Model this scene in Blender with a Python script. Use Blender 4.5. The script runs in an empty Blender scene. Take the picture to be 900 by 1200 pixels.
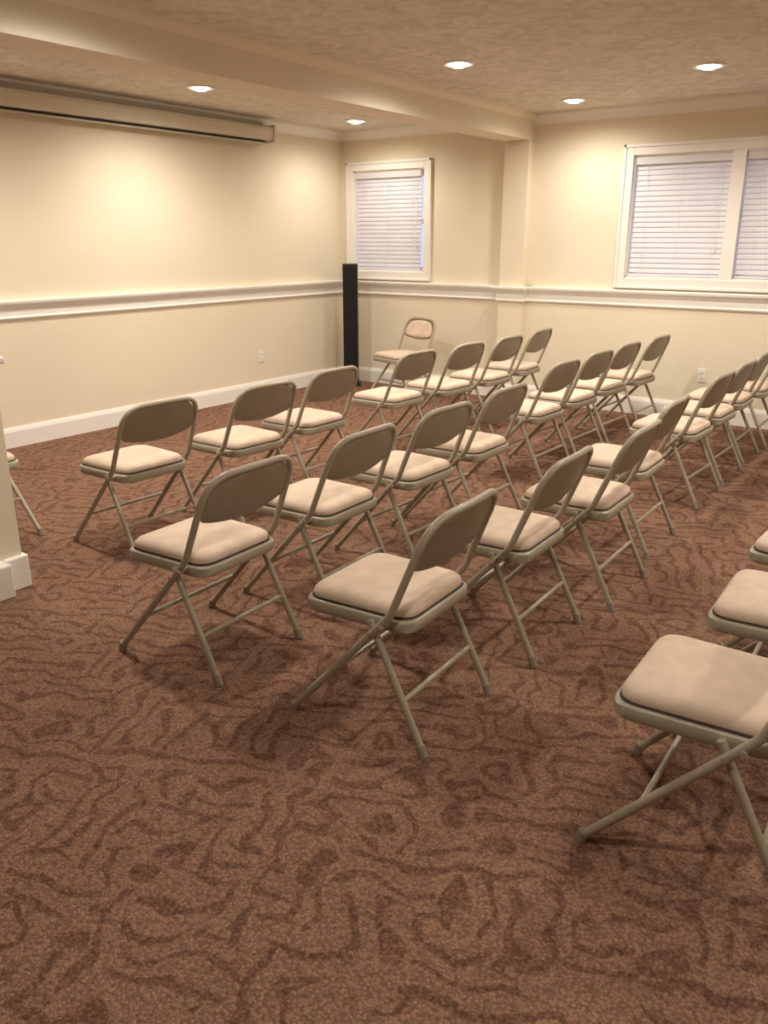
import bpy, bmesh, math, random
from mathutils import Vector, Matrix
random.seed(4)
sc = bpy.context.scene
H = 2.46
XL, XR, YF, YB = -5.67, 2.6, -3.2, 7.08

# ---------------------------------------------------------------- materials
def lin(c):
    return tuple(((v/255)/12.92 if v/255 <= 0.04045 else ((v/255+0.055)/1.055)**2.4) for v in c) + (1,)

def new_mat(name):
    m = bpy.data.materials.new(name); m.use_nodes = True
    nt = m.node_tree
    return m, nt, nt.nodes['Principled BSDF']

def simple(name, rgb, rough=0.6, metal=0.0, nscale=0, namt=0.1, bump=0.0, bscale=200, spec=0.5):
    m, nt, b = new_mat(name)
    b.inputs['Base Color'].default_value = lin(rgb)
    b.inputs['Roughness'].default_value = rough
    b.inputs['Metallic'].default_value = metal
    b.inputs['Specular IOR Level'].default_value = spec
    tc = nt.nodes.new('ShaderNodeTexCoord')
    if nscale:
        n = nt.nodes.new('ShaderNodeTexNoise'); n.inputs['Scale'].default_value = nscale; n.inputs['Detail'].default_value = 4
        nt.links.new(tc.outputs['Object'], n.inputs['Vector'])
        r = nt.nodes.new('ShaderNodeMapRange')
        r.inputs[1].default_value = 0.3; r.inputs[2].default_value = 0.7
        r.inputs[3].default_value = 1-namt; r.inputs[4].default_value = 1+namt
        nt.links.new(n.outputs['Fac'], r.inputs[0])
        mx = nt.nodes.new('ShaderNodeVectorMath'); mx.operation = 'SCALE'
        mx.inputs[0].default_value = lin(rgb)[:3]
        nt.links.new(r.outputs[0], mx.inputs['Scale'])
        nt.links.new(mx.outputs[0], b.inputs['Base Color'])
    if bump:
        n = nt.nodes.new('ShaderNodeTexNoise'); n.inputs['Scale'].default_value = bscale; n.inputs['Detail'].default_value = 3
        nt.links.new(tc.outputs['Object'], n.inputs['Vector'])
        bp = nt.nodes.new('ShaderNodeBump'); bp.inputs['Strength'].default_value = bump; bp.inputs['Distance'].default_value = 0.004
        nt.links.new(n.outputs['Fac'], bp.inputs['Height']); nt.links.new(bp.outputs[0], b.inputs['Normal'])
    return m

M_wall = simple('wall_paint', (232, 219, 194), 0.75, nscale=1.2, namt=0.015, bump=0.12, bscale=160, spec=0.25)
M_trim = simple('trim_paint', (241, 235, 225), 0.4, nscale=3, namt=0.01)
M_beam = simple('beam_paint', (230, 218, 196), 0.7, nscale=2, namt=0.015, spec=0.25)
M_metal = simple('chair_enamel', (164, 152, 130), 0.38, 0.0, nscale=30, namt=0.03)
M_panel = simple('chair_back_enamel', (142, 129, 107), 0.45, 0.0, nscale=20, namt=0.04)
M_fab = simple('chair_fabric', (215, 192, 170), 0.95, nscale=14, namt=0.09, bump=0.5, bscale=350, spec=0.1)
M_piping = simple('cushion_piping', (60, 46, 34), 0.8, nscale=40, namt=0.1)
M_foot = simple('rubber_foot', (142, 129, 110), 0.7, nscale=40, namt=0.05)
M_black = simple('speaker_black', (16, 15, 15), 0.45, nscale=20, namt=0.1)
M_grille = simple('speaker_grille', (8, 8, 9), 0.8, nscale=300, namt=0.5, bump=0.8, bscale=500)
M_plate = simple('outlet_plastic', (238, 232, 218), 0.4, nscale=10, namt=0.01)
M_dark = simple('slot_dark', (30, 26, 22), 0.8, nscale=10, namt=0.1)
M_screen = simple('projector_housing', (214, 205, 188), 0.4, nscale=6, namt=0.02)
# blind slats, slightly translucent vinyl
M_slat = simple('blind_slat', (243, 238, 237), 0.5, nscale=8, namt=0.02)
nt = M_slat.node_tree; b = nt.nodes['Principled BSDF']; o = [n for n in nt.nodes if n.type == 'OUTPUT_MATERIAL'][0]
tr = nt.nodes.new('ShaderNodeBsdfTranslucent'); tr.inputs[0].default_value = (.88, .86, .88, 1)
mx = nt.nodes.new('ShaderNodeMixShader'); mx.inputs[0].default_value = .2
nt.links.new(b.outputs[0], mx.inputs[1]); nt.links.new(tr.outputs[0], mx.inputs[2]); nt.links.new(mx.outputs[0], o.inputs[0])

# ceiling, stomped texture
M_ceil, nt, b = new_mat('ceiling_texture')
b.inputs['Roughness'].default_value = 0.9; b.inputs['Specular IOR Level'].default_value = 0.1
tc = nt.nodes.new('ShaderNodeTexCoord')
n = nt.nodes.new('ShaderNodeTexNoise'); n.inputs['Scale'].default_value = 8; n.inputs['Detail'].default_value = 7; n.inputs['Distortion'].default_value = 1.4
nt.links.new(tc.outputs['Object'], n.inputs['Vector'])
cr = nt.nodes.new('ShaderNodeValToRGB')
cr.color_ramp.elements[0].position = 0.38; cr.color_ramp.elements[0].color = lin((210, 201, 186))
cr.color_ramp.elements[1].position = 0.62; cr.color_ramp.elements[1].color = lin((229, 221, 207))
nt.links.new(n.outputs['Fac'], cr.inputs[0]); nt.links.new(cr.outputs[0], b.inputs['Base Color'])
bp = nt.nodes.new('ShaderNodeBump'); bp.inputs['Strength'].default_value = 0.6; bp.inputs['Distance'].default_value = 0.014
nt.links.new(n.outputs['Fac'], bp.inputs['Height']); nt.links.new(bp.outputs[0], b.inputs['Normal'])

# carpet
M_carpet, nt, b = new_mat('carpet')
b.inputs['Roughness'].default_value = 1.0; b.inputs['Specular IOR Level'].default_value = 0.05
def N(t): return nt.nodes.new(t)
L = nt.links.new
def math_node(op, a, bval=None, clamp=False):
    m = N('ShaderNodeMath'); m.operation = op; m.use_clamp = clamp
    for i, v in enumerate((a, bval)):
        if v is None: continue
        if isinstance(v, (int, float)): m.inputs[i].default_value = v
        else: L(v, m.inputs[i])
    return m.outputs[0]
tc = N('ShaderNodeTexCoord')
nw = N('ShaderNodeTexNoise'); nw.inputs['Scale'].default_value = 8.5; nw.inputs['Detail'].default_value = 0.5
L(tc.outputs['Object'], nw.inputs['Vector'])
sb = N('ShaderNodeVectorMath'); sb.operation = 'SUBTRACT'; L(nw.outputs['Color'], sb.inputs[0]); sb.inputs[1].default_value = (.5, .5, .5)
sc1 = N('ShaderNodeVectorMath'); sc1.operation = 'SCALE'; L(sb.outputs[0], sc1.inputs[0]); sc1.inputs['Scale'].default_value = .14
wv = N('ShaderNodeVectorMath'); wv.operation = 'ADD'; L(tc.outputs['Object'], wv.inputs[0]); L(sc1.outputs[0], wv.inputs[1])
sxyz = N('ShaderNodeSeparateXYZ'); L(wv.outputs[0], sxyz.inputs[0])
def band(val, lo, hi):
    r = N('ShaderNodeMapRange'); r.interpolation_type = 'SMOOTHSTEP'
    r.inputs[1].default_value = lo; r.inputs[2].default_value = hi; r.inputs[3].default_value = 1; r.inputs[4].default_value = 0
    L(val, r.inputs[0]); return r.outputs[0]
def stripe(axis_out, period, ph):
    s = math_node('ABSOLUTE', math_node('SINE', math_node('ADD', math_node('MULTIPLY', axis_out, math.pi/period), ph)))
    return band(s, .34, .60)
diag1 = math_node('ADD', sxyz.outputs[0], math_node('MULTIPLY', sxyz.outputs[1], .45))
diag2 = math_node('SUBTRACT', sxyz.outputs[1], math_node('MULTIPLY', sxyz.outputs[0], .45))
s1 = stripe(diag1, .082, 0.3); s2 = stripe(diag2, .082, 1.1)
vc = N('ShaderNodeTexVoronoi'); vc.inputs['Scale'].default_value = 6.6; vc.inputs['Randomness'].default_value = .85
L(wv.outputs[0], vc.inputs['Vector'])
sv = N('ShaderNodeSeparateColor'); L(vc.outputs['Color'], sv.inputs[0])
ringv = math_node('ABSOLUTE', math_node('SINE', math_node('ADD', math_node('MULTIPLY', vc.outputs['Distance'], 6.6), .75)))
s3 = band(ringv, .34, .60)
g1 = math_node('LESS_THAN', sv.outputs[0], .38)
g3 = math_node('GREATER_THAN', sv.outputs[0], .76)
g2 = math_node('SUBTRACT', 1, math_node('ADD', g1, g3))
pat = math_node('ADD', math_node('ADD', math_node('MULTIPLY', s1, g1), math_node('MULTIPLY', s2, g2)), math_node('MULTIPLY', s3, g3))
nf = N('ShaderNodeTexNoise'); nf.inputs['Scale'].default_value = 60; nf.inputs['Detail'].default_value = 2
L(tc.outputs['Object'], nf.inputs['Vector'])
fr = N('ShaderNodeMapRange'); fr.inputs[1].default_value = .35; fr.inputs[2].default_value = .6; fr.inputs[3].default_value = .45; fr.inputs[4].default_value = 1
L(nf.outputs['Fac'], fr.inputs[0])
vo = N('ShaderNodeTexVoronoi'); vo.inputs['Scale'].default_value = 150
L(tc.outputs['Object'], vo.inputs['Vector'])
sp = N('ShaderNodeSeparateColor'); L(vo.outputs['Color'], sp.inputs[0])
mix = N('ShaderNodeMix'); mix.data_type = 'RGBA'
mix.inputs[6].default_value = lin((141, 107, 87)); mix.inputs[7].default_value = lin((109, 77, 62))
L(math_node('MULTIPLY', math_node('MULTIPLY', pat, fr.outputs[0]), .95), mix.inputs[0])
br = math_node('ADD', math_node('MULTIPLY', sp.outputs[0], 0.6), 0.72)
dd = math_node('SUBTRACT', 1.15, math_node('MULTIPLY', vo.outputs['Distance'], 0.6))
br2 = math_node('MULTIPLY', br, dd)
vs = N('ShaderNodeVectorMath'); vs.operation = 'SCALE'
L(mix.outputs[2], vs.inputs[0]); L(br2, vs.inputs['Scale']); L(vs.outputs[0], b.inputs['Base Color'])
bp = N('ShaderNodeBump'); bp.inputs['Strength'].default_value = 0.7; bp.inputs['Distance'].default_value = 0.004; bp.invert = True
L(vo.outputs['Distance'], bp.inputs['Height']); L(bp.outputs[0], b.inputs['Normal'])

def emis(name, col, s):
    m = bpy.data.materials.new(name); m.use_nodes = True
    nt = m.node_tree; nt.nodes.clear()
    e = nt.nodes.new('ShaderNodeEmission'); e.inputs[0].default_value = col; e.inputs[1].default_value = s
    o = nt.nodes.new('ShaderNodeOutputMaterial'); nt.links.new(e.outputs[0], o.inputs[0]); return m
M_bulb = emis('lamp_glow', (1, 0.94, 0.84, 1), 20)

M_glass = bpy.data.materials.new('window_glass'); M_glass.use_nodes = True
nt = M_glass.node_tree; nt.nodes.clear()
t = nt.nodes.new('ShaderNodeBsdfTransparent'); g = nt.nodes.new('ShaderNodeBsdfGlossy'); g.inputs['Roughness'].default_value = 0.03
mx = nt.nodes.new('ShaderNodeMixShader'); mx.inputs[0].default_value = 0.06
o = nt.nodes.new('ShaderNodeOutputMaterial')
nt.links.new(t.outputs[0], mx.inputs[1]); nt.links.new(g.outputs[0], mx.inputs[2]); nt.links.new(mx.outputs[0], o.inputs[0])

# ---------------------------------------------------------------- mesh helpers
def finish(bm, name, mats, parent=None, smooth=False, loc=None, bevel=0):
    bmesh.ops.recalc_face_normals(bm, faces=bm.faces[:])
    me = bpy.data.meshes.new(name); bm.to_mesh(me); bm.free()
    for m in mats: me.materials.append(m)
    if smooth:
        for p in me.polygons: p.use_smooth = True
        me.set_sharp_from_angle(angle=math.radians(40))
    ob = bpy.data.objects.new(name, me); sc.collection.objects.link(ob)
    if parent: ob.parent = parent
    if loc: ob.location = loc
    if bevel:
        md = ob.modifiers.new('bevel', 'BEVEL'); md.width = bevel; md.segments = 2; md.limit_method = 'ANGLE'
    return ob

def box(bm, x0, x1, y0, y1, z0, z1, mat=0):
    v = [bm.verts.new((x, y, z)) for x in (x0, x1) for y in (y0, y1) for z in (z0, z1)]
    for q in ((0,1,3,2),(4,6,7,5),(0,4,5,1),(2,3,7,6),(0,2,6,4),(1,5,7,3)):
        f = bm.faces.new([v[i] for i in q]); f.material_index = mat

def boxobj(name, dims, mat, parent=None, bevel=0):
    bm = bmesh.new(); box(bm, *dims); return finish(bm, name, [mat], parent, bevel=bevel)

def fillet(pts, rads, n=6):
    out = [Vector(pts[0])]
    for i in range(1, len(pts)-1):
        p = Vector(pts[i]); a = Vector(pts[i-1])-p; c = Vector(pts[i+1])-p
        r = rads[i]
        if r <= 0: out.append(p); continue
        ang = a.angle(c); d = min(r/math.tan(ang/2), a.length*0.48, c.length*0.48)
        p0 = p+a.normalized()*d; p1 = p+c.normalized()*d
        for k in range(n+1):
            s = k/n
            out.append(p0*(1-s)**2+p*2*s*(1-s)+p1*s*s)
    out.append(Vector(pts[-1])); return out

def sweep(bm, pts, r, mat=0, seg=10, cap=True):
    pts = [Vector(p) for p in pts]
    rings = []; nrm = None
    for i, p in enumerate(pts):
        t = (pts[min(i+1, len(pts)-1)]-pts[max(i-1, 0)]).normalized()
        if nrm is None:
            nrm = t.orthogonal().normalized()
        nrm = (nrm - t*nrm.dot(t)).normalized()
        bn = t.cross(nrm)
        rings.append([bm.verts.new(p+(nrm*math.cos(2*math.pi*k/seg)+bn*math.sin(2*math.pi*k/seg))*r) for k in range(seg)])
    for a, c in zip(rings, rings[1:]):
        for k in range(seg):
            f = bm.faces.new((a[k], a[(k+1) % seg], c[(k+1) % seg], c[k])); f.material_index = mat
    if cap:
        for rr in (rings[0], rings[-1]):
            f = bm.faces.new(rr); f.material_index = mat

def moulding(name, prof, p0, p1, nrm, mat, parent=None):
    """prof: list of (out, z); p0,p1: 2D wall line; nrm 2D inward normal"""
    bm = bmesh.new()
    a = [bm.verts.new((p0[0]+nrm[0]*d, p0[1]+nrm[1]*d, z)) for d, z in prof]
    c = [bm.verts.new((p1[0]+nrm[0]*d, p1[1]+nrm[1]*d, z)) for d, z in prof]
    k = len(prof)
    for i in range(k):
        bm.faces.new((a[i], a[(i+1) % k], c[(i+1) % k], c[i]))
    bm.faces.new(a); bm.faces.new(c[::-1])
    return finish(bm, name, [mat], parent)

# ---------------------------------------------------------------- room shell
boxobj('floor', (XL-.2, XR+.2, YF-.2, YB+.2, -.1, 0), M_carpet)
boxobj('ceiling', (XL-.2, XR+.2, YF-.2, YB+.2, H, H+.1), M_ceil)
boxobj('wall_left', (XL-.2, XL, YF-.2, YB+.2, 0, H), M_wall)
boxobj('wall_right', (XR, XR+.2, YF-.2, YB+.2, 0, H), M_wall)
boxobj('wall_front', (XL, XR, YF-.2, YF, 0, H), M_wall)
W1 = (-5.52, -4.66, 1.14, 2.09)
W2 = (-2.63, -0.84, 1.14, 2.09)
bm = bmesh.new()
xs = [XL, W1[0], W1[1], W2[0], W2[1], XR]
for i in range(5):
    if i in (1, 3):
        w = W1 if i == 1 else W2
        box(bm, xs[i], xs[i+1], YB, YB+.2, 0, w[2]); box(bm, xs[i], xs[i+1], YB, YB+.2, w[3], H)
    else:
        box(bm, xs[i], xs[i+1], YB, YB+.2, 0, H)
bmesh.ops.remove_doubles(bm, verts=bm.verts, dist=1e-5)
finish(bm, 'wall_back', [M_wall])

# beam and pilaster
BX0, BX1, BZ = -3.77, -3.53, 2.255
PD = 0.10
boxobj('ceiling_beam', (BX0, BX1, YF, YB, BZ, H), M_beam, bevel=.004)
boxobj('wall_pilaster', (BX0, BX1, YB-PD, YB, 0, BZ), M_wall, bevel=.004)

rail = [(0, .905), (.014, .905), (.020, .918), (.014, .930), (.014, .972), (.022, .983), (.034, 1.002), (.046, 1.014), (.050, 1.03), (.046, 1.042), (0, 1.042)]
base = [(0, 0), (.018, 0), (.018, .115), (.012, .135), (.008, .145), (0, .145)]
crown = [(0, H-.085), (.010, H-.085), (.014, H-.07), (.05, H-.028), (.062, H-.018), (.065, H), (0, H)]
smallcrown = [(0, H-.05), (.008, H-.05), (.03, H-.015), (.034, H), (0, H)]
def runs(prefix_kind, prof):
    segs = [('left', (XL, YF), (XL, YB), (1, 0)),
            ('back', (XL, YB), (BX0, YB), (0, -1)),
            ('back_2', (BX1, YB), (XR, YB), (0, -1)),
            ('right', (XR, YF), (XR, YB), (-1, 0)),
            ('front', (XL, YF), (XR, YF), (0, 1))]
    for nme, a, c, n in segs:
        moulding(prefix_kind + nme, prof, a, c, n, M_trim)
runs('trim_chair_rail_', rail); runs('baseboard_', base); runs('trim_crown_', crown)
for kind, prof in (('trim_chair_rail_pilaster', rail), ('baseboard_pilaster', base)):
    bm = bmesh.new()
    def ring(corner, dirx):
        return [bm.verts.new((corner[0]+dirx[0]*q, corner[1]+dirx[1]*q, z)) for q, z in prof]
    R = [ring((BX0, YB), (-1, 0)), ring((BX0, YB-PD), (-1, -1)), ring((BX1, YB-PD), (1, -1)), ring((BX1, YB), (1, 0))]
    k = len(prof)
    for a, c in zip(R, R[1:]):
        for i in range(k):
            bm.faces.new((a[i], a[(i+1) % k], c[(i+1) % k], c[i]))
    bm.faces.new(R[0]); bm.faces.new(R[-1][::-1])
    finish(bm, kind, [M_trim])
moulding('trim_beam', smallcrown, (BX1, YF), (BX1, YB), (1, 0), M_beam)
moulding('trim_beam_2', smallcrown, (BX0, YF), (BX0, YB), (-1, 0), M_beam)

# knee wall on the left
KX, KY = -3.245, 1.79
bm = bmesh.new()
box(bm, KX-.14, KX, KY-.16, KY, 0, .97)
box(bm, KX-.13, KX+.0, -1.2, KY-.16, 0, .97)
finish(bm, 'knee_wall', [M_wall])
kw = bpy.data.objects['knee_wall']
bm = bmesh.new()
box(bm, KX-.17, KX+.035, -1.2, KY+.03, .972, 1.0); box(bm, KX-.155, KX+.018, -1.2, KY+.018, .94, .972)
o = finish(bm, 'cap', [M_trim], kw, bevel=.006)
bm = bmesh.new()
box(bm, KX-.16, KX+.02, KY-.09, KY+.02, 0, .15); box(bm, KX-.15, KX+.075, -1.2, KY-.09, 0, .15)
finish(bm, 'base_trim', [M_trim], kw, bevel=.008)

# ---------------------------------------------------------------- windows
def empty(name, loc=(0, 0, 0)):
    e = bpy.data.objects.new(name, None); e.location = loc; sc.collection.objects.link(e); return e

def blind(name, x0, x1, z0, z1):
    bm = bmesh.new()
    y = YB+.035
    box(bm, x0, x1, y-.03, y+.03, z1-.055, z1)         # head rail
    box(bm, x0+.003, x1-.003, y-.025, y+.02, z0, z0+.02)  # bottom rail
    nsl = 21; pitch = (z1-.05-z0-.03)/nsl
    for k in range(nsl):
        z = z0+.03+pitch*(k+.5)
        a = math.radians(72); w = pitch*.5+.004
        c, s = math.cos(a)*w, math.sin(a)*w
        pts = [(y-c, z-s), (y-.004, z+.002), (y+c, z+s)]
        lo = [bm.verts.new((x0+.004, p[0], p[1])) for p in pts]; hi = [bm.verts.new((x1-.004, p[0], p[1])) for p in pts]
        lo2 = [bm.verts.new((x0+.004, p[0]+.0025, p[1]+.0005)) for p in pts]; hi2 = [bm.verts.new((x1-.004, p[0]+.0025, p[1]+.0005)) for p in pts]
        for i in range(2):
            bm.faces.new((lo[i], hi[i], hi[i+1], lo[i+1])); bm.faces.new((lo2[i+1], hi2[i+1], hi2[i], lo2[i]))
        bm.faces.new((lo[0], lo2[0], hi2[0], hi[0])); bm.faces.new((lo[2], hi[2], hi2[2], lo2[2]))
    for fx in (.13, .5, .87):
        xx = x0+(x1-x0)*fx
        box(bm, xx-.0015, xx+.0015, y-.016, y-.014, z0+.01, z1-.05)
    xx = x1-.05
    box(bm, xx-.002, xx+.002, y-.034, y-.030, z0+.25, z1-.05)
    sweep(bm, [(xx, y-.032, z0+.25), (xx, y-.032, z0+.20)], .007, seg=8)
    return finish(bm, name, [M_slat])

def window(name, W, mull=None):
    x0, x1, z0, z1 = W
    e = empty(name, (0, 0, 0))
    bm = bmesh.new(); c = .085
    box(bm, x0-c, x0, YB-.022, YB, z0-c+.0, z1+c); box(bm, x1, x1+c, YB-.022, YB, z0-c, z1+c)
    box(bm, x0, x1, YB-.022, YB, z1, z1+c); box(bm, x0, x1, YB-.022, YB, z0-c, z0)
    o = .025
    box(bm, x0-c, x0-c+o, YB-.032, YB-.02, z0-c, z1+c); box(bm, x1+c-o, x1+c, YB-.032, YB-.02, z0-c, z1+c)
    box(bm, x0-c, x1+c, YB-.032, YB-.02, z1+c-o, z1+c); box(bm, x0-c, x1+c, YB-.036, YB-.02, z0-c, z0-c+.02)
    finish(bm, 'casing', [M_trim], e, bevel=.004)
    bm = bmesh.new()
    for a in ((x0, x0+.012), (x1-.012, x1)): box(bm, a[0], a[1], YB, YB+.19, z0, z1)
    for a in ((z0, z0+.012), (z1-.012, z1)): box(bm, x0, x1, YB, YB+.19, a[0], a[1])
    cells = [(x0, x1)] if mull is None else [(x0, mull[0]), (mull[1], x1)]
    if mull: box(bm, mull[0], mull[1], YB-.018, YB+.19, z0, z1)
    for a, d in cells:
        y0, y1 = YB+.11, YB+.15; s = .045
        box(bm, a, a+s, y0, y1, z0, z1); box(bm, d-s, d, y0, y1, z0, z1)
        box(bm, a, d, y0, y1, z0, z0+s); box(bm, a, d, y0, y1, z1-s, z1)
        box(bm, a, d, y0, y1, (z0+z1)/2-.02, (z0+z1)/2+.02)
    finish(bm, 'sash', [M_trim], e)
    bm = bmesh.new()
    box(bm, x0+.01, x1-.01, YB+.128, YB+.132, z0+.01, z1-.01)
    finish(bm, 'glass', [M_glass], e)
window('window_1', W1)
window('window_2', W2, (-1.86, -1.76))
blind('window_blind', W1[0]+.018, W1[1]-.055, W1[2]+.015, W1[3]-.014)
blind('window_blind', W2[0]+.018, -1.86-.006, W2[2]+.015, W2[3]-.014)
blind('window_blind', -1.76+.006, W2[1]-.018, W2[2]+.015, W2[3]-.014)

# ---------------------------------------------------------------- projector screen housing
bm = bmesh.new()
sx = XL+.10
y0, y1 = 2.2, 5.90
pr = []
for k in range(16):
    a = 2*math.pi*k/16
    pr.append((sx+.072*max(-1, min(1, math.cos(a)*1.25)), 2.335+.058*max(-1, min(1, math.sin(a)*1.25))))
ra = [bm.verts.new((p[0], y0, p[1])) for p in pr]; rb = [bm.verts.new((p[0], y1, p[1])) for p in pr]
for k in range(16): bm.faces.new((ra[k], ra[(k+1) % 16], rb[(k+1) % 16], rb[k]))
bm.faces.new(ra); bm.faces.new(rb[::-1])
box(bm, sx-.085, sx+.085, y1, y1+.03, 2.262, 2.405); box(bm, sx-.085, sx+.085, y0-.03, y0, 2.262, 2.405)
box(bm, sx-.02, sx+.03, y0+.05, y1-.05, 2.262, 2.272, 1)
box(bm, sx-.005, sx+.015, y0+.06, y1-.06, 2.25, 2.262, 0)
for yy in (2.6, 4.2, y1+.01):
    box(bm, XL, sx-.05, yy-.02, yy+.02, 2.30, 2.42)
finish(bm, 'projector_screen', [M_screen, M_dark])

# ---------------------------------------------------------------- recessed lights
def can(x, y, power, glow=True):
    e = empty('recessed_light', (x, y, H))
    bm = bmesh.new(); seg = 32
    prof = [(.098, 0), (.098, -.006), (.090, -.012), (.072, -.010), (.066, -.003)]
    rs = [[bm.verts.new((r*math.cos(2*math.pi*k/seg), r*math.sin(2*math.pi*k/seg), z)) for k in range(seg)] for r, z in prof]
    for a, c in zip(rs, rs[1:]):
        for k in range(seg): bm.faces.new((a[k], a[(k+1) % seg], c[(k+1) % seg], c[k]))
    finish(bm, 'trim_ring', [M_trim], e, smooth=True)
    bm = bmesh.new()
    rr = [(.068, -.003), (.055, -.012), (.03, -.024)]
    rs = [[bm.verts.new((r*math.cos(2*math.pi*k/seg), r*math.sin(2*math.pi*k/seg), z)) for k in range(seg)] for r, z in rr]
    for a, c in zip(rs, rs[1:]):
        for k in range(seg): bm.faces.new((a[k], a[(k+1) % seg], c[(k+1) % seg], c[k]))
    bm.faces.new(rs[-1])
    finish(bm, 'bulb', [M_bulb], e, smooth=True)
    ld = bpy.data.lights.new('lamp', 'SPOT'); ld.energy = power; ld.color = (1, .945, .85)
    ld.spot_size = math.radians(172); ld.spot_blend = .75; ld.shadow_soft_size = .08
    lo = bpy.data.objects.new('lamp', ld); sc.collection.objects.link(lo); lo.parent = e; lo.location = (0, 0, -.04)
P = 124
for x, y, k in ((-4.82, 4.45, .85), (-5.0, 6.45, .42), (-2.93, 4.80, 1), (-2.93, 6.50, .45), (-1.72, 5.75, .9),
                (-4.78, 2.4, .85), (-2.93, 2.35, .95), (-.45, 3.9, 1), (1.3, 5.6, .8), (-.6, .6, .6), (1.5, 2.0, .75)):
    can(x, y, P*k)

# ---------------------------------------------------------------- speaker
e = empty('tower_speaker', (-5.36, 6.80, 0))
e.rotation_euler = (0, 0, math.radians(36))
bm = bmesh.new(); box(bm, -.075, .075, -.075, .075, .025, 1.215); finish(bm, 'cabinet', [M_black], e, bevel=.008)
bm = bmesh.new(); box(bm, -.062, .062, -.084, -.074, .10, 1.19); finish(bm, 'grille', [M_grille], e, bevel=.004)
bm = bmesh.new(); box(bm, -.10, .10, -.10, .10, 0, .025); finish(bm, 'plinth', [M_black], e, bevel=.006)

# ---------------------------------------------------------------- outlets
def outlet(loc, rz):
    e = empty('wall_outlet', loc); e.rotation_euler = (0, 0, rz)
    bm = bmesh.new(); box(bm, -.035, .035, -.006, 0, -.057, .057); finish(bm, 'plate', [M_plate], e, bevel=.002)
    bm = bmesh.new()
    for z in (-.022, .022):
        box(bm, -.016, .016, -.009, -.005, z-.014, z+.014, 0)
        box(bm, -.008, -.005, -.0095, -.008, z-.006, z+.006, 1); box(bm, .005, .008, -.0095, -.008, z-.006, z+.006, 1)
    finish(bm, 'sockets', [M_plate, M_dark], e)
outlet((XL, 5.79, .38), math.radians(90))
outlet((-1.9, YB, .38), 0)

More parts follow.
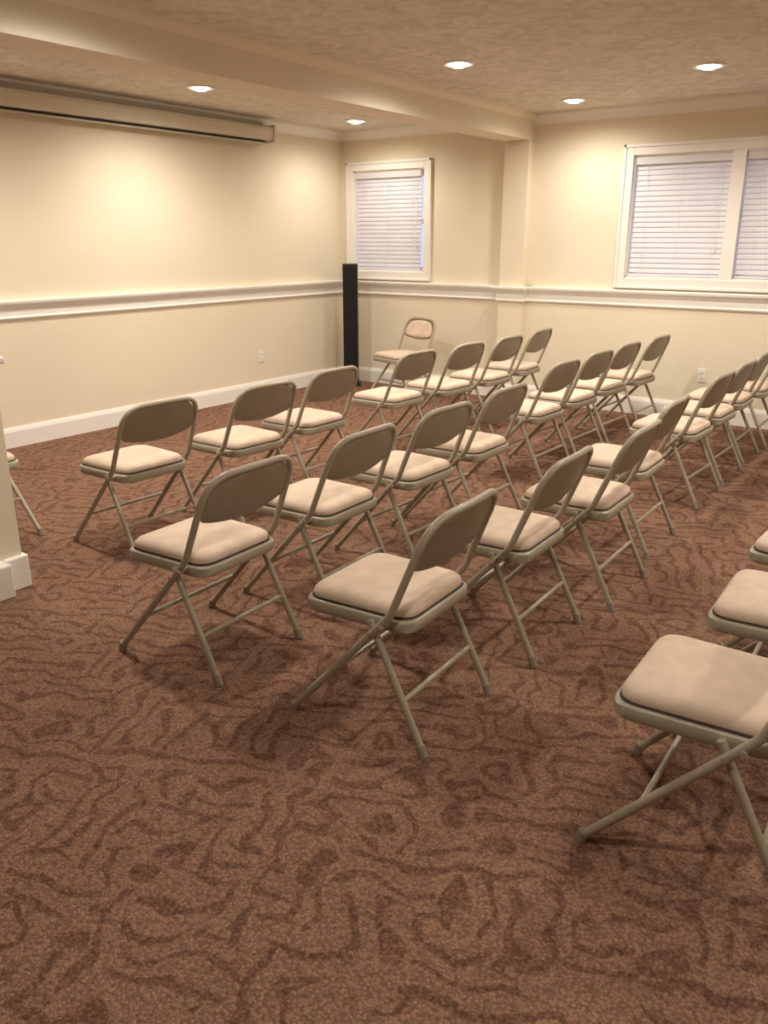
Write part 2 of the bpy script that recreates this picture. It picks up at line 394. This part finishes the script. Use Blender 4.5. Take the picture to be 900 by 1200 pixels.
# ---------------------------------------------------------------- folding chair (faces local -X)
def chair_mesh():
    bm = bmesh.new()
    W = .222; D = -.024
    P1 = Vector((.125, -W, .43)); P2 = Vector((.245, -.212, .729))
    path = [(-.245, -.228, .015), tuple(P1), tuple(P2), (.262, 0, .735), (.245, .212, .729), (.125, W, .43), (-.245, .228, .015)]
    pts = fillet(path, [0, .12, .12, .5, .12, .12, 0], 7)
    sweep(bm, pts, .0118, 0, 12)
    for s in (-1, 1):
        sweep(bm, [(.045, s*.205, .415+D), (.235, s*.213, .015)], .0112, 0, 10)
        for fx, fy, dx in ((-.245, .228, -1), (.235, .213, 1)):
            sweep(bm, [(fx+dx*.002, s*fy, .0), (fx-dx*.010, s*fy, .035)], .0145, 3, 10)
        sweep(bm, [(.098, s*.19, .415+D), (.098, s*.238, .415+D)], .008, 0, 8)
        sweep(bm, [(.060, s*.195, .385+D), (.060, s*.238, .385+D)], .007, 0, 8)
    sweep(bm, [(.163, -.210, .160), (.163, .210, .160)], .0085, 0, 8)
    sweep(bm, [(-.105, -.226, .174), (-.105, .226, .174)], .0085, 0, 8)
    def outline(sc_=1.0, inset=0.0):
        q = [(-.215, -.203), (.175, -.190), (.175, .190), (-.215, .203)]
        q = [(x-math.copysign(inset, x+.02), y-math.copysign(inset, y)) for x, y in q]
        P = []
        for i in range(4):
            p = Vector(q[i]); a = Vector(q[i-1])-p; c = Vector(q[(i+1) % 4])-p
            r = .06
            p0 = p+a.normalized()*r; p1 = p+c.normalized()*r
            for k in range(7):
                t = k/6; P.append(p0*(1-t)**2+p*2*t*(1-t)+p1*t*t)
        cx = Vector((-.02, 0))
        return [cx+(v-cx)*sc_ for v in P]
    def rings(spec, mat, capb=True, capt=True):
        rs = []
        for ins, s_, z in spec:
            rs.append([bm.verts.new((v.x, v.y, z+D)) for v in outline(s_, ins)])
        n_ = len(rs[0])
        for a, c in zip(rs, rs[1:]):
            for k in range(n_):
                f = bm.faces.new((a[k], a[(k+1) % n_], c[(k+1) % n_], c[k])); f.material_index = mat
        if capb: bm.faces.new(rs[0]).material_index = mat
        if capt: bm.faces.new(rs[-1]).material_index = mat
    rings([(.012, 1, .386), (.004, 1, .387), (0, 1, .392), (0, 1, .420), (.004, 1, .425), (.012, 1, .427)], 0)
    rings([(.010, 1, .426), (.009, 1, .429), (.013, 1, .433)], 4)
    rings([(.014, 1, .428), (.012, 1, .438), (.015, 1, .450), (.023, 1, .459), (.04, 1, .465), (.04, .8, .469), (.04, .5, .471), (.04, .2, .4715)], 2)
    def backslab(inset, off_rear, off_front, mat, dome, zlo, zhi):
        nv, nu = 14, 18
        R = .105; Wd = .212-inset; front = []; rear = []
        nrm = Vector((-(P2.z-P1.z), 0, P2.x-P1.x)).normalized()
        for j in range(nv+1):
            t = j/nv
            rf, rr = [], []
            for i in range(nu+1):
                s = -1+2*i/nu
                z = zlo+(zhi-inset-zlo)*t
                d = (zhi-inset)-z
                w = Wd if d >= R else Wd-R+math.sqrt(max(0, R*R-(R-d)**2))
                if t < .25:
                    dd = .05*(1-t/.25); w -= .05-math.sqrt(max(0, .05**2-dd*dd))
                z2 = z-.014*(1-s*s)*(1-t)+.004*t*(1-s*s)
                f = (z2-P1.z)/(P2.z-P1.z)
                base_ = Vector((P1.x+(P2.x-P1.x)*f+.016*(1-s*s), s*w, z2))
                dm = dome*max(0, (1-s**6)*(1-(2*t-1)**6))**.5
                rf.append(bm.verts.new(base_+nrm*(off_front+dm)))
                rr.append(bm.verts.new(base_+nrm*off_rear))
            front.append(rf); rear.append(rr)
        for G in (front, rear):
            for j in range(nv):
                for i in range(nu):
                    f = bm.faces.new((G[j][i], G[j][i+1], G[j+1][i+1], G[j+1][i])); f.material_index = mat
        for j in range(nv):
            for i in (0, nu):
                f = bm.faces.new((front[j][i], front[j+1][i], rear[j+1][i], rear[j][i])); f.material_index = mat
        for i in range(nu):
            for j in (0, nv):
                f = bm.faces.new((front[j][i], front[j][i+1], rear[j][i+1], rear[j][i])); f.material_index = mat
    backslab(.004, -.005, .003, 1, 0, .562, .729)
    backslab(.018, .004, .006, 2, .016, .574, .729)
    bmesh.ops.recalc_face_normals(bm, faces=bm.faces[:])
    me = bpy.data.meshes.new('folding_chair')
    bm.to_mesh(me); bm.free()
    for m in (M_metal, M_panel, M_fab, M_foot, M_piping): me.materials.append(m)
    for p in me.polygons: p.use_smooth = True
    me.set_sharp_from_angle(angle=math.radians(45))
    return me
CM = chair_mesh()
chairs = [
 (-3.31, 2.48), (-3.24, 3.12), (-3.29, 3.73), (-3.33, 4.66), (-3.29, 5.26), (-3.26, 5.82), (-3.29, 6.43),
 (-2.17, 1.90), (-2.17, 2.54), (-2.17, 3.16), (-2.19, 3.77), (-2.34, 4.80), (-2.35, 5.38), (-2.36, 5.95), (-2.33, 6.53),
 (-1.38, 1.96), (-1.36, 2.65), (-1.31, 3.26), (-1.39, 3.92), (-1.42, 4.86), (-1.43, 5.42), (-1.45, 5.98), (-1.43, 6.54),
 (-.38, 1.93), (-.33, 2.54), (-.35, 3.16), (-.38, 3.78)]
for i, (x, y) in enumerate(chairs):
    ob = bpy.data.objects.new('folding_chair', CM); sc.collection.objects.link(ob)
    ob.location = (x, y, 0); ob.rotation_euler = (0, 0, math.radians(random.uniform(-3, 3)))
for x, y, r in ((-4.48, 6.45, 72), (-4.03, 1.98, 180)):
    ob = bpy.data.objects.new('folding_chair', CM); sc.collection.objects.link(ob)
    ob.location = (x, y, 0); ob.rotation_euler = (0, 0, math.radians(r))

# ---------------------------------------------------------------- world, camera
w = bpy.data.worlds.new('dusk'); sc.world = w; w.use_nodes = True
w.node_tree.nodes['Background'].inputs[0].default_value = (.40, .48, .80, 1)
w.node_tree.nodes['Background'].inputs[1].default_value = 1.7
cd = bpy.data.cameras.new('camera'); cam = bpy.data.objects.new('camera', cd); sc.collection.objects.link(cam)
cd.sensor_fit = 'VERTICAL'; cd.sensor_height = 36; cd.lens = 970/1200*36; cd.clip_start = .05
cam.location = (0, 0, 1.45); cam.rotation_euler = (math.radians(90-18.26), 0, math.radians(36))
sc.camera = cam
sc.view_settings.view_transform = 'Standard'
sc.view_settings.look = 'None'
sc.view_settings.exposure = 0
